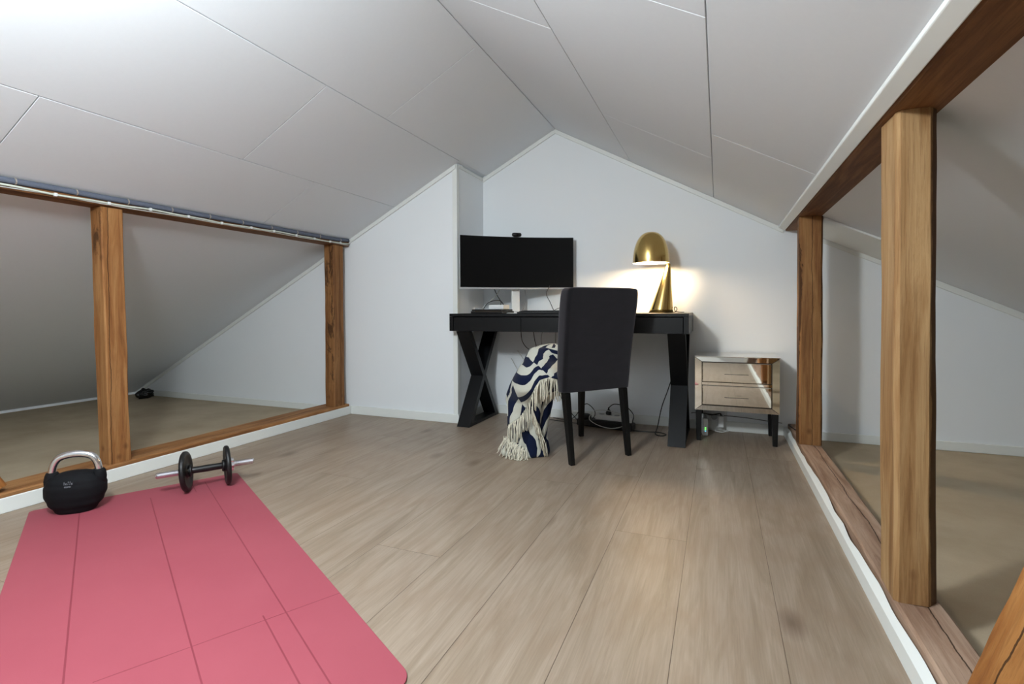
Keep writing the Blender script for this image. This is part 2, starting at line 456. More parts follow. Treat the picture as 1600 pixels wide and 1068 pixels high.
bm = nb(); prism(bm, [(.52, ze(.52)-.013), (.93, ze(.93)-.013), (.93, ze(.93)-.001), (.52, ze(.52)-.001)], 1, 3.13, YB-.014)
struct('trim_8', bm, M['trim'], bevel=.002)
# fascia board between the right slope and the beam
bm = nb(); prism(bm, [(.357, zr(.357)-.014), (.3925, zr(.3925)-.016), (.3925, zr(.3925)-.001), (.357, zr(.357)-.001)], 1, YN, YB-.014)
struct('trim_9', bm, M['trim'], bevel=.003)

# ------------------------------------------------------------ setting: baseboards
def bboard(name, x0, x1, y0, y1, h=.062, z=0): 
    bm = nb(); box(bm, x0, x1, y0, y1, z, h); return struct(name, bm, M['trim'], bevel=.003)
bboard('baseboard_left', XL-.012, XL, YN, YF-.0005)
bboard('baseboard_back_left', XL+.001, XC+.002, YF-.013, YF-.0005, .064)
bboard('baseboard_recess', XC+.0005, XC+.012, YF-.012, YB-.013, .064)
bboard('baseboard_back', XC+.013, XR-.001, YB-.013, YB-.0005, .064)
bboard('baseboard_left_loft', -5.1, XL-.20, YF-.013, YF-.0005, .052, .0005)
bboard('baseboard_right_loft', XR+.13, 3.0, YB-.013, YB-.0005, .042, -.0115)
# right skirting with a hand-caulked wavy top
bm = nb(); n = 150; rows = []
for i in range(n+1):
    y = YN+(YB-.014-YN)*i/n
    wv = .006*noise.noise(Vector((0, y*2.2, 0)))+.005*noise.noise(Vector((5, y*7, 0)))
    zt = .047+.002*noise.noise(Vector((2, y*4, 0)))
    prof = [(XR, 0), (XR, zt), (XR+.004, zt+.004), (XR+.015+wv, zt+.016+wv), (XR+.019+wv, zt+.004), (XR+.019, 0)]
    rows.append([bm.verts.new((p[0], y, p[1])) for p in prof])
for A, B in zip(rows, rows[1:]):
    for k in range(6): bm.faces.new((A[k], A[(k+1) % 6], B[(k+1) % 6], B[k]))
bm.faces.new(rows[0]); bm.faces.new(rows[-1][::-1])
struct('baseboard_right', bm, M['trim'])

# ------------------------------------------------------------ old timbers
def timber(name, p0, p1, poly, up_, mat, label, cat, jit=.004, nseg=26, seed=0, wane=None, group=None, crack=None):
    """hewn timber from p0 to p1; poly = section corners in (side, up) with a few extra points per edge"""
    p0, p1 = Vector(p0), Vector(p1); d = (p1-p0).normalized(); s = d.cross(Vector(up_)).normalized(); u_ = s.cross(d).normalized()
    pts = []
    for i in range(len(poly)):
        a, b = Vector(poly[i]), Vector(poly[(i+1) % len(poly)]); k = max(2, int((b-a).length/.022))
        for j in range(k): pts.append(a.lerp(b, j/k))
    bm = nb(); rings = []; L = (p1-p0).length
    for i in range(nseg+1):
        t = i/nseg; ring = []
        for k, q in enumerate(pts):
            ed = 1.0
            nz = noise.noise(Vector((q.x*14+seed*7.3, q.y*14, t*L*2.6)))*jit + noise.noise(Vector((q.x*40+seed, q.y*40, t*L*9)))*jit*.35
            q2 = q*(1+nz/max(q.length, .02))
            if wane: q2 = wane(q2, t, k)
            ring.append(bm.verts.new(p0+d*(L*t)+s*q2.x+u_*q2.y))
        rings.append(ring)
    n_ = len(pts)
    for A, B in zip(rings, rings[1:]):
        for k in range(n_): bm.faces.new((A[k], A[(k+1) % n_], B[(k+1) % n_], B[k]))
    bm.faces.new(rings[0][::-1]); bm.faces.new(rings[-1])
    o = obj(name, bm, mat, smooth=True)
    # put the origin at the foot
    for v in o.data.vertices: v.co -= p0
    o.location = p0
    if .4 < d.z < .98:
        rot = Matrix((s, -u_, d)).transposed()
        inv = rot.transposed()
        for v in o.data.vertices: v.co = inv @ v.co
        o.rotation_euler = rot.to_euler()
    b = o.modifiers.new('edge', 'EDGE_SPLIT'); b.split_angle = R(32)
    return tag(o, label, cat, group)

def rect(a, b, c=0): 
    return [(-a/2+c, -b/2), (a/2-c, -b/2), (a/2, -b/2+c), (a/2, b/2-c), (a/2-c, b/2), (-a/2+c, b/2), (-a/2, b/2-c), (-a/2, -b/2+c)] if c else [(-a/2, -b/2), (a/2, -b/2), (a/2, b/2), (-a/2, b/2)]

# posts: direction +z, side = d x up ; with up=(0,1,0): side = -x
timber('timber_post', (-2.752, 1.558, .0805), (-2.752, 1.538, 1.3175), rect(.088, .096, .005), (0, 1, 0), M['woodA'],
       'orange-brown timber post behind the kettlebell and dumbbell, nearest on the left', 'post', .006, seed=1)
timber('timber_post', (-2.754, 3.107, .0805), (-2.754, 3.107, 1.3175), rect(.092, .112, .006), (0, 1, 0), M['woodB'],
       'narrow weathered timber post against the back wall at the far left corner', 'post', .005, seed=2)
timber('timber_post', (.4575, 1.592, .0805), (.4555, 1.597, 1.3085), [(-.046, -.034), (-.024, -.062), (.036, -.062), (.045, -.050), (.045, .06), (-.045, .06)], (0, 1, 0), M['woodC'],
       'thick pale timber post in the right foreground with dark waney edge', 'post', .005, seed=3)
timber('timber_post', (.461, 3.168, .0805), (.461, 3.168, 1.3085), rect(.112, .106, .010), (0, 1, 0), M['woodD'],
       'cracked timber post beside the mirrored nightstand with dark bark patches', 'post', .006, seed=4)
# sills
def sill(name, x0, x1, z0, z1, y0, y1, mat, label, seed):
    a, b = x1-x0, z1-z0
    return timber(name, ((x0+x1)/2, y0, (z0+z1)/2), ((x0+x1)/2, y1, (z0+z1)/2), rect(a, b, .006), (0, 0, 1), mat, label, 'beam', .004, 90, seed)
sill('timber_sill', XL-.19, XL-.0135, .001, .080, YN+.01, YF-.015, M['woodYo'], 'low timber sill under the left posts behind white baseboard', 11)
sill('timber_sill', XR+.0215, XR+.125, -.011, .080, YN+.01, YB-.015, M['woodYr'], 'low cracked timber sill under the right posts with wavy white skirting', 12)
# top plates
def plate(name, poly, y0, y1, mat, label):
    bm = nb(); N = 60; rows = []
    for i in range(N+1):
        y = y0+(y1-y0)*i/N
        rows.append([bm.verts.new((p[0]+.002*noise.noise(Vector((p[0]*30, y*3, p[1]*9)))*p[2], y, p[1]+.003*noise.noise(Vector((p[0]*30+9, y*2.6, 3)))*p[2])) for p in poly])
    k_ = len(poly)
    for A, B in zip(rows, rows[1:]):
        for k in range(k_): bm.faces.new((A[k], A[(k+1) % k_], B[(k+1) % k_], B[k]))
    bm.faces.new(rows[0][::-1]); bm.faces.new(rows[-1])
    return tag(obj(name, bm, mat), label, 'beam')
plate('timber_beam', [(-2.80, 1.3185, 0), (-2.75, 1.3185, 0), (-2.694, 1.320, 1), (-2.690, 1.326, 1), (-2.692, 1.368, 0), (-2.705, zl(-2.705)-.002, 0), (-2.80, zl(-2.80)-.0005, 0)], YN+.01, YF-.014, M['woodY'],
      'horizontal timber beam over the left posts carrying the light strip')
plate('timber_beam', [(.3945, 1.318, 1), (.400, 1.3105, 1), (.42, 1.3095, 0), (.50, 1.3095, 0), (.511, 1.3095, 0), (.511, ze(.511)-.001, 0), (.400, 1.3615, 0), (.3945, 1.352, 0)], YN+.01, YB-.014, M['woodY'],
      'dark timber beam running along the right side above the thick pale post')
# braces
timber('timber_brace', (.452, 1.078, .082), (.452, .385, 1.29), rect(.125, .10, .006), (1, 0, 0), M['woodE'],
       'orange-brown diagonal timber brace cut off by the lower right corner of the photo', 'brace', .005, seed=6)
timber('timber_brace', (-2.750, 1.075, .082), (-2.750, .45, 1.29), rect(.125, .09, .006), (1, 0, 0), M['woodE'],
       'foot of diagonal timber brace at the left edge beside the kettlebell', 'brace', .005, seed=7)

# ------------------------------------------------------------ strip on the left beam
bm = nb(); N = 90; rows = []
y0, y1 = .2, 3.195
for i in range(N+1):
    y = y0+(y1-y0)*i/N; w_ = .0015*noise.noise(Vector((y*5, 1, 2)))
    sec = [(-2.6885, 1.343+w_), (-2.679, 1.345+w_), (-2.674, 1.353+w_), (-2.678, 1.362), (-2.684, 1.3695+w_), (-2.6905, 1.3695)]
    if i > N-4: sec = [(a-(.0), b+(i-N+4)*.002) for a, b in sec]
    rows.append([bm.verts.new((a, y, min(b, zl(a)-.002))) for a, b in sec])
for A, B in zip(rows, rows[1:]):
    for k in range(6): bm.faces.new((A[k], A[(k+1) % 6], B[(k+1) % 6], B[k]))
bm.faces.new(rows[0][::-1]); bm.faces.new(rows[-1])
felt = tag(obj('sealing_strip', bm, M['felt'], smooth=True), 'grey felt sealing strip stapled along the top of the left beam', 'strip')
y = .95
while y < 3.15:
    bm = nb(); prism(bm, [(-2.6885, 1.342), (-2.6775, 1.3435), (-2.6715, 1.353), (-2.6755, 1.3635), (-2.684, 1.371), (-2.6845, 1.369), (-2.678, 1.362), (-2.674, 1.353), (-2.679, 1.345)], 1, y-.0025, y+.0025)
    obj('staple', bm, M['staple'], felt); y += .215
# rope of light with clips
pts = []; y = .2
while y < 3.19:
    pts.append((-2.683, y, 1.3335+.0028*math.sin(y*8)+.0015*math.sin(y*23))); y += .06
pts.append((-2.684, 3.205, 1.339))
bm = nb(); tube(bm, crom(pts, 3), .0048, 8)
rope = tag(obj('light_rope', bm, M['strip'], smooth=True), 'thin pale rope light clipped along the left beam below the grey strip', 'rope light')
clips = [1.30, 1.51, 1.70, 1.90, 2.10, 2.30, 2.475, 2.665, 2.83, 2.99, 3.10, 1.07]
for yc in clips:
    bm = nb(); zc = 1.3335+.0028*math.sin(yc*8)+.0015*math.sin(yc*23)
    box(bm, -2.6885, -2.675, yc-.006, yc+.006, zc-.0075, zc+.0075)
    obj('clip', bm, M['white_p'], rope, bevel=.002)
bm = nb(); tube(bm, crom([(-2.6865, yy, 1.3265+.0015*math.sin(yy*11)) for yy in [.2+.1*k for k in range(31)]], 2), .0022, 6)
obj('wire', bm, M['cable_w'], rope, smooth=True)

# black plastic bag tucked in the far left eave corner
bm = nb(); bmesh.ops.create_icosphere(bm, subdivisions=4, radius=1)
for v in bm.verts:
    n_ = noise.noise(v.co*2.1)*.35+noise.noise(v.co*6)*.16
    c = v.co*(1+n_); v.co = Vector((c.x*.05, c.y*.07, max(-.001, c.z*.048+.040)))
o = obj('plastic_bag', bm, M['plasticbag'], smooth=True); o.location = (-4.985, 3.085, .002)
tag(o, 'crumpled black plastic bag tucked under the far left eave', 'bag')

# ------------------------------------------------------------ exercise mat
def build_mat():
    L_, W_, rr_, H_ = 1.855, .76, .055, .0055
    def corner(cx, cy, a0): return [(cx+rr_*math.cos(a0+PI/2*k/8), cy+rr_*math.sin(a0+PI/2*k/8)) for k in range(9)]
    small = .012
    poly = [(small, 0)]
    poly = [(0, -small), (small*.3, -small*.3), (small, 0)][::-1]
    out = [(small, 0)] + corner(L_-rr_, -rr_, 0)[::-1] + corner(L_-rr_, -W_+rr_, -PI/2)[::-1] + [(small, -W_), (0, -W_+small), (0, -small)]
    bm = nb(); prism(bm, out, 2, .0005, H_)
    o = obj('exercise_mat', bm, M['mat'], bevel=.0018)
    o.location = (-2.242, 1.822, 0); o.rotation_euler = (0, 0, math.atan2(-.478, .878))
    return tag(o, 'pink rubber exercise mat with scored lines on the oak floor', 'mat')
build_mat()

# ------------------------------------------------------------ kettlebell
def kettlebell():
    t = empty('kettlebell', (-2.435, 1.232, .0056), 'black covered kettlebell with chrome handle at the far left end of the mat', 'kettlebell', R(42)); t.scale = (.80, .84, .885)
    bm = nb(); seg = 56; prof = []
    rings = []
    for i in range(25):
        q = i/24; z = .186*q
        # shape: flat base, wide belly, shoulders
        wx = .078+.049*math.sin(min(1, q*1.25)*PI*.62)**.9 if q < .8 else 0
        wx = [.074, .104, .120, .126, .127, .125, .117, .104, .084][0] if False else None
        ctrl = [(0, .078), (.06, .088), (.25, .114), (.45, .127), (.62, .128), (.78, .118), (.9, .096), (.97, .062), (1, .02)]
        for (a, b), (c, d_) in zip(ctrl, ctrl[1:]):
            if a <= q <= c: s_ = (q-a)/(c-a); wx = b+(d_-b)*(s_*s_*(3-2*s_)); break
        wy = wx*.66
        rings.append([bm.verts.new((wx*abs(math.cos(a_))**.86*(1 if math.cos(a_) > 0 else -1), wy*abs(math.sin(a_))**.86*(1 if math.sin(a_) > 0 else -1), z)) for a_ in [2*PI*k/seg for k in range(seg)]])
    for A, B in zip(rings, rings[1:]):
        for k in range(seg): bm.faces.new((A[k], A[(k+1) % seg], B[(k+1) % seg], B[k]))
    bm.faces.new(rings[0][::-1]); bm.faces.new(rings[-1])
    for v in bm.verts: v.co += Vector((0, 0, 0)) if v.co.z < .01 else v.co.normalized()*.0016*noise.noise(v.co*60)
    body = obj('body', bm, M['cover'], t, smooth=True); body['label'] = 'black textured protective cover'
    bm = nb(); tube(bm, crom([(-.093, 0, .12), (-.098, 0, .175), (-.088, 0, .222), (-.060, 0, .252), (0, 0, .262), (.060, 0, .252), (.088, 0, .222), (.098, 0, .175), (.093, 0, .12)], 10), .0165, 20)
    h = obj('handle', bm, M['chrome'], t, smooth=True); h['label'] = 'chrome handle'
    for s_ in (-1, 1):
        bm = nb(); lathe(bm, [(.018, -.05), (.030, -.045), (.034, -.01), (.030, .012), (.024, .024), (.0172, .026)], 28)
        for v in bm.verts: v.co += Vector((s_*.0975, 0, .160))+Vector((1, 1, 0))*.003*noise.noise(v.co*50)
        obj('cover_collar', bm, M['cover'], t, smooth=True)
    # small grey print on the cover
    M['print'] = plain('grey_print', (112, 114, 120), .6)
    for k, (txt, z_, s_) in enumerate((('bells', .150, .022), ('of steel', .132, .014))): pass
    bm = nb()
    def stroke(pts, r_=.0011):
        tube(bm, [Vector((x_, -.0, z_)) for x_, z_ in pts], r_, 5)
    # word-like marks, two lines as on the cover
    x_ = -.018
    for gl in ('b', 'e', 'l', 'l', 's'):
        if gl == 'b': stroke([(x_, .154), (x_, .142), (x_+.005, .142), (x_+.005, .148), (x_, .148)])
        if gl == 'e': stroke([(x_+.005, .1425), (x_, .142), (x_, .148), (x_+.005, .148), (x_+.005, .1455), (x_, .1455)])
        if gl == 'l': stroke([(x_+.002, .155), (x_+.002, .142)])
        if gl == 's': stroke([(x_+.005, .148), (x_, .148), (x_, .1455), (x_+.005, .1448), (x_+.005, .142), (x_, .142)])
        x_ += .0075
    x_ = -.014
    for k in range(4):
        stroke([(x_, .136), (x_, .130), (x_+.004, .130), (x_+.004, .1355)] if k % 2 else [(x_, .130), (x_, .1355), (x_+.004, .1355), (x_+.004, .130)]); x_ += .0068
    for v in bm.verts:
        q = v.co.z/.186; ctrl = [(0, .078), (.06, .088), (.25, .114), (.45, .127), (.62, .128), (.78, .118), (.9, .096), (.97, .062), (1, .02)]
        for (a, b), (c, d_) in zip(ctrl, ctrl[1:]):
            if a <= q <= c: s_ = (q-a)/(c-a); wx = b+(d_-b)*(s_*s_*(3-2*s_)); break
        v.co.y = v.co.y*.4-wx*.66*(1-(abs(v.co.x)/wx)**2)**.5-.0012
    obj('printed_mark', bm, M['print'], t)
kettlebell()

# ------------------------------------------------------------ dumbbell
def dumbbell():
    a = Vector((-2.281, 1.449, .09)); b = Vector((-2.075, 1.779, .09))
    c = (a+b)/2; d = (b-a); L_ = d.length; ang = math.atan2(d.y, d.x)
    t = empty('dumbbell', (c.x, c.y, .0058), 'adjustable dumbbell with two black plates and chrome threaded ends', 'dumbbell', ang)
    zc = .0905
    bm = nb()
    lathe(bm, [(.0125, -.085), (.015, -.08), (.0145, -.04), (.0155, 0), (.0145, .04), (.015, .08), (.0125, .085)], 24, (0, 0, zc), 'x')
    obj('grip', bm, M['rubber'], t, smooth=True)
    for s_ in (-1, 1):
        px = .0815*s_
        bm = nb(); R_ = .0895
        prof = [(.014, -.010), (.026, -.0115), (.028, -.006), (.034, -.0045), (.062, -.0045), (.070, -.009), (.083, -.0105), (R_-.001, -.006), (R_, 0), (R_-.001, .006), (.083, .0105), (.070, .009), (.062, .0045), (.034, .0045), (.028, .006), (.026, .0115), (.014, .010)]
        lathe(bm, prof, 56, (px, 0, zc), 'x', cap=False)
        for v in bm.verts: v.co -= Vector((px, 0, zc))
        p = obj('weight_plate', bm, M['rubber'], t, smooth=True); p.location = (px, 0, zc)
        p.rotation_euler = (0, R(-5), R(-15)) if s_ < 0 else (0, R(-2), R(-1))
        bm = nb(); lathe(bm, [(.014, 0), (.026, .001), (.027, .006), (.026, .012), (.014, .013)], 32, (px-s_*.022 if s_ > 0 else px+.009, 0, zc), 'x')
        obj('inner_collar', bm, M['rubber'], t, smooth=True)
        # star nut
        bm = nb(); ring = []
        for x_ in (px+s_*.0125, px+s_*.026):
            ring.append([bm.verts.new((x_, math.cos(2*PI*k/48)*(.027+.004*math.cos(2*PI*k/48*6)), zc+math.sin(2*PI*k/48)*(.027+.004*math.cos(2*PI*k/48*6)))) for k in range(48)])
        for k in range(48): bm.faces.new((ring[0][k], ring[0][(k+1) % 48], ring[1][(k+1) % 48], ring[1][k]))
        bm.faces.new(ring[0]); bm.faces.new(ring[1][::-1])
        obj('star_nut', bm, M['chrome'], t, bevel=.0015)
        bm = nb(); pr = []
        x_ = .090; k = 0
        while x_ < L_/2-.002:
            pr.append((.0145 if k % 2 else .0118, x_*s_)); x_ += .0021; k += 1
        pr.append((.009, (L_/2)*s_))
        lathe(bm, pr, 20, (0, 0, zc), 'x')
        q = obj('threaded_end', bm, M['chrome'], t); q['label'] = 'chrome threaded bar end'
dumbbell()

# ------------------------------------------------------------ desk
def desk():
    t = empty('desk', (-.95, 3.38, 0), 'black writing desk with three drawers and crossed X legs', 'desk')
    X0, X1, Y0, Y1, Zt, Zb = -1.745, -.158, 3.115, 3.648, .791, .669
    off = Vector((-.95, 3.38, 0))
    def loc(bm):
        for v in bm.verts: v.co -= off
        return bm
    bm = nb(); box(bm, X0, X1, Y0, Y1, Zt-.020, Zt); obj('desktop', loc(bm), M['desk'], t, bevel=.0015)
    bm = nb()
    for a, b in ((X0, X0+.028), (X1-.030, X1)): box(bm, a, b, Y0+.0005, Y1, Zb, Zt-.0205)
    box(bm, X0+.028, X1-.030, Y1-.02, Y1, Zb, Zt-.0205)
    box(bm, X0+.028, X1-.030, Y0+.03, Y1-.02, Zb, Zb+.008)
    obj('frame', loc(bm), M['desk'], t, bevel=.0012)
    xs = [X0+.030, -1.209, -.686, X1-.032]
    for a, b in zip(xs, xs[1:]):
        bm = nb(); box(bm, a+.0015, b-.0015, Y0+.003, Y0+.35, Zb+.001, Zt-.0255)
        obj('drawer', loc(bm), M['desk'], t, bevel=.0012)
    # legs: X in the side plane
    for a, b in ((-1.693, -1.594), (-.279, -.177)):
        th = .048; y0, y1 = Y0+.002, 3.62
        bm = nb()
        prism(bm, [(y0, .001), (y0+th, .001), (y1, Zb-.0005), (y1-th, Zb-.0005)], 0, a, b)
        obj('leg', loc(bm), M['desk'], t, bevel=.001)
        bm = nb()
        ym = (y0+y1)/2; zm = Zb/2
        # the second bar is halved over the first
        e = .0006
        prism(bm, [(y1-th, .001), (y1, .001), (ym+th/2+.002, zm), (ym+.0, zm-.030)], 0, a, b)
        prism(bm, [(y0, Zb-.0005), (y0+th, Zb-.0005), (ym+.0, zm+.030), (ym-th/2-.002, zm)], 0, a, b)
        obj('leg', loc(bm), M['desk'], t, bevel=.001)
        bm = nb(); box(bm, a+.002, b-.002, y0+th+.001, y1-th-.001, .001, .022)
        obj('foot_rail', loc(bm), M['desk'], t, bevel=.001)
desk()

# ------------------------------------------------------------ nightstand
def nightstand():
    X0, X1, Y0, Y1, Z0, Z1 = -.133, .334, 3.318, 3.645, .194, .523
    t = empty('mirrored_nightstand', (.1, 3.48, 0), 'mirrored nightstand with two drawers and short black legs', 'nightstand')
    off = Vector((.1, 3.48, 0))
    def loc(bm):
        for v in bm.verts: v.co -= off
        return bm
    bm = nb(); box(bm, X0+.002, X1-.002, Y0+.006, Y1, Z0+.002, Z1-.002)
    obj('body', loc(bm), M['dark_edge'], t)
    bm = nb(); box(bm, X0-.002, X1+.004, Y0-.004, Y1+.002, Z1-.0015, Z1+.004)
    obj('top_panel', loc(bm), M['mirror'], t, bevel=.001)
    for a, b in ((X0, X0+.0015), (X1-.0015, X1)):
        bm = nb(); box(bm, a, b, Y0+.008, Y1, Z0, Z1-.002); obj('side_panel', loc(bm), M['mirror'], t)
    # mitred mirror strips round the front
    fw = .040; bx0, bx1, bz0, bz1 = X0, X1, Z0, Z1-.0025
    zin1 = Z1-.030; zin0 = Z0+.031
    ix0, ix1 = bx0+fw, bx1-fw
    g = .0011
    def face(pts, dy0, dy1, name):
        bm = nb(); A = [bm.verts.new((x, Y0+d_, z)) for (x, z), d_ in zip(pts, dy0)]; B = [bm.verts.new((x, Y0+.006, z)) for x, z in pts]
        bm.faces.new(A)
        n_ = len(pts)
        for i in range(n_): bm.faces.new((A[i], A[(i+1) % n_], B[(i+1) % n_], B[i]))
        bm.faces.new(B[::-1]); return obj(name, loc(bm), M['mirror'], t)
    o_, i_ = .0035, .000
    face([(bx0, bz0+g), (bx0, bz1-g), (ix0-g, zin1-g), (ix0-g, zin0+g)], (o_, o_, i_, i_), 0, 'frame_strip')
    face([(bx1, bz0+g), (bx1, bz1-g), (ix1+g, zin1-g), (ix1+g, zin0+g)], (o_, o_, i_, i_), 0, 'frame_strip')
    face([(bx0+g, bz1), (bx1-g, bz1), (ix1-g, zin1+g), (ix0+g, zin1+g)], (o_, o_, i_, i_), 0, 'frame_strip')
    face([(bx0+g, bz0), (bx1-g, bz0), (ix1-g, zin0-g), (ix0+g, zin0-g)], (o_, o_, i_, i_), 0, 'frame_strip')
    zm = (zin0+zin1)/2
    face([(ix0+g, zm-.008), (ix1-g, zm-.008), (ix1-g, zm+.008), (ix0+g, zm+.008)], (0, 0, 0, 0), 0, 'rail_strip')
    for za, zb in ((zm+.011, zin1-.004), (zin0+.004, zm-.011)):
        bm = nb(); box(bm, ix0+.003, ix1-.003, Y0-.002, Y0+.01, za, zb)
        d = obj('drawer', loc(bm), M['mirror'], t, bevel=.0035, seg=1)
        bm = nb(); box(bm, ix0+.001, ix1-.001, Y0+.0045, Y0+.012, za-.002, zb+.002); obj('drawer_edge', loc(bm), M['dark_edge'], d)
        zc = za+(zb-za)*.42
        bm = nb(); box(bm, .102-.066, .102+.066, Y0-.0055, Y0-.0025, zc-.0012, zc+.0012)
        obj('handle', loc(bm), M['dark_edge'], d)
    for sx in (X0+.004, X1-.040):
        for sy, nm in ((Y0+.012, 'f'), (Y1-.046, 'b')):
            bm = nb(); w_ = .036; s_ = .005
            hexa(bm, [(sx+s_, sy+s_, .0005), (sx+w_-s_, sy+s_, .0005), (sx+w_-s_, sy+w_-s_, .0005), (sx+s_, sy+w_-s_, .0005),
                      (sx, sy, Z0+.001), (sx+w_, sy, Z0+.001), (sx+w_, sy+w_, Z0+.001), (sx, sy+w_, Z0+.001)])
            obj('leg', loc(bm), M['black'], t, bevel=.003)
nightstand()

# ------------------------------------------------------------ chair
CH = empty('dining_chair', (-.585, 2.705, 0), 'high-back charcoal velvet chair with black legs pulled up to the desk', 'chair', R(49.4))
def chair():
    t = CH
    # local x = chair's right, y = forward, origin on floor between rear feet
    W2 = .222
    bm = nb()
    # back cushion: cross sections up z
    levels = [(.375, .030, .104, .222), (.378, .030, .104, .222), (.385, .029, .104, .222), (.45, .022, .104, .224), (.55, .012, .098, .226), (.65, -.002, .088, .229), (.75, -.018, .076, .232), (.85, -.034, .060, .234), (.90, -.042, .052, .234), (.925, -.044, .044, .229), (.934, -.040, .034, .215)]
    rings = []
    for z, yb, yf, hw in levels:
        r_ = .020; ring = []
        for cx, cy, a0 in ((hw-r_, yf-r_, 0), (-hw+r_, yf-r_, PI/2), (-hw+r_, yb+r_, PI), (hw-r_, yb+r_, 3*PI/2)):
            for k in range(5):
                a = a0+PI/2*k/4; ring.append(bm.verts.new((cx+r_*math.cos(a), cy+r_*math.sin(a)+(0), z-.012*(1 if z < .4 and False else 0)+(.006*(1-(cx/hw)**2) if z > .92 else 0))))
        rings.append(ring)
    n_ = len(rings[0])
    for A, B in zip(rings, rings[1:]):
        for k in range(n_): bm.faces.new((A[k], A[(k+1) % n_], B[(k+1) % n_], B[k]))
    bm.faces.new(rings[0][::-1]); bm.faces.new(rings[-1])
    for v in bm.verts: v.co.y += .0025*noise.noise(v.co*9)
    obj('backrest', bm, M['velvet'], t, smooth=True, sub=1)
    bm = nb()
    seat = [(.378, .006), (.385, 0), (.44, 0), (.462, .006), (.472, .02)]
    rings = []
    for z, ins in seat:
        ring = []; r_ = .03; x_ = .210-ins; ya, yb = .108, .515-ins
        for cx, cy, a0 in ((x_-r_, yb-r_, 0), (-x_+r_, yb-r_, PI/2), (-x_+.005, ya+.005, PI), (x_-.005, ya+.005, 3*PI/2)):
            q = r_ if cy > .3 else .005
            for k in range(5):
                a = a0+PI/2*k/4; ring.append(bm.verts.new((cx+q*math.cos(a), cy+q*math.sin(a), z)))
        rings.append(ring)
    n_ = len(rings[0])
    for A, B in zip(rings, rings[1:]):
        for k in range(n_): bm.faces.new((A[k], A[(k+1) % n_], B[(k+1) % n_], B[k]))
    bm.faces.new(rings[0][::-1]); bm.faces.new(rings[-1])
    obj('seat', bm, M['velvet'], t, smooth=True)
    def leg(x, y, dx, dy, zt):
        bm = nb(); a, b = .019, .0135
        hexa(bm, [(x+dx-b, y+dy-b, .0005), (x+dx+b, y+dy-b, .0005), (x+dx+b, y+dy+b, .0005), (x+dx-b, y+dy+b, .0005),
                  (x-a, y-a, zt), (x+a, y-a, zt), (x+a, y+a, zt), (x-a, y+a, zt)])
        obj('leg', bm, M['black'], t, bevel=.003)
    for s_ in (-1, 1):
        leg(s_*.192, .055, s_*-.003, -.052, .3745)
        leg(s_*.205, .475, s_*-.002, .004, .3775)
chair()

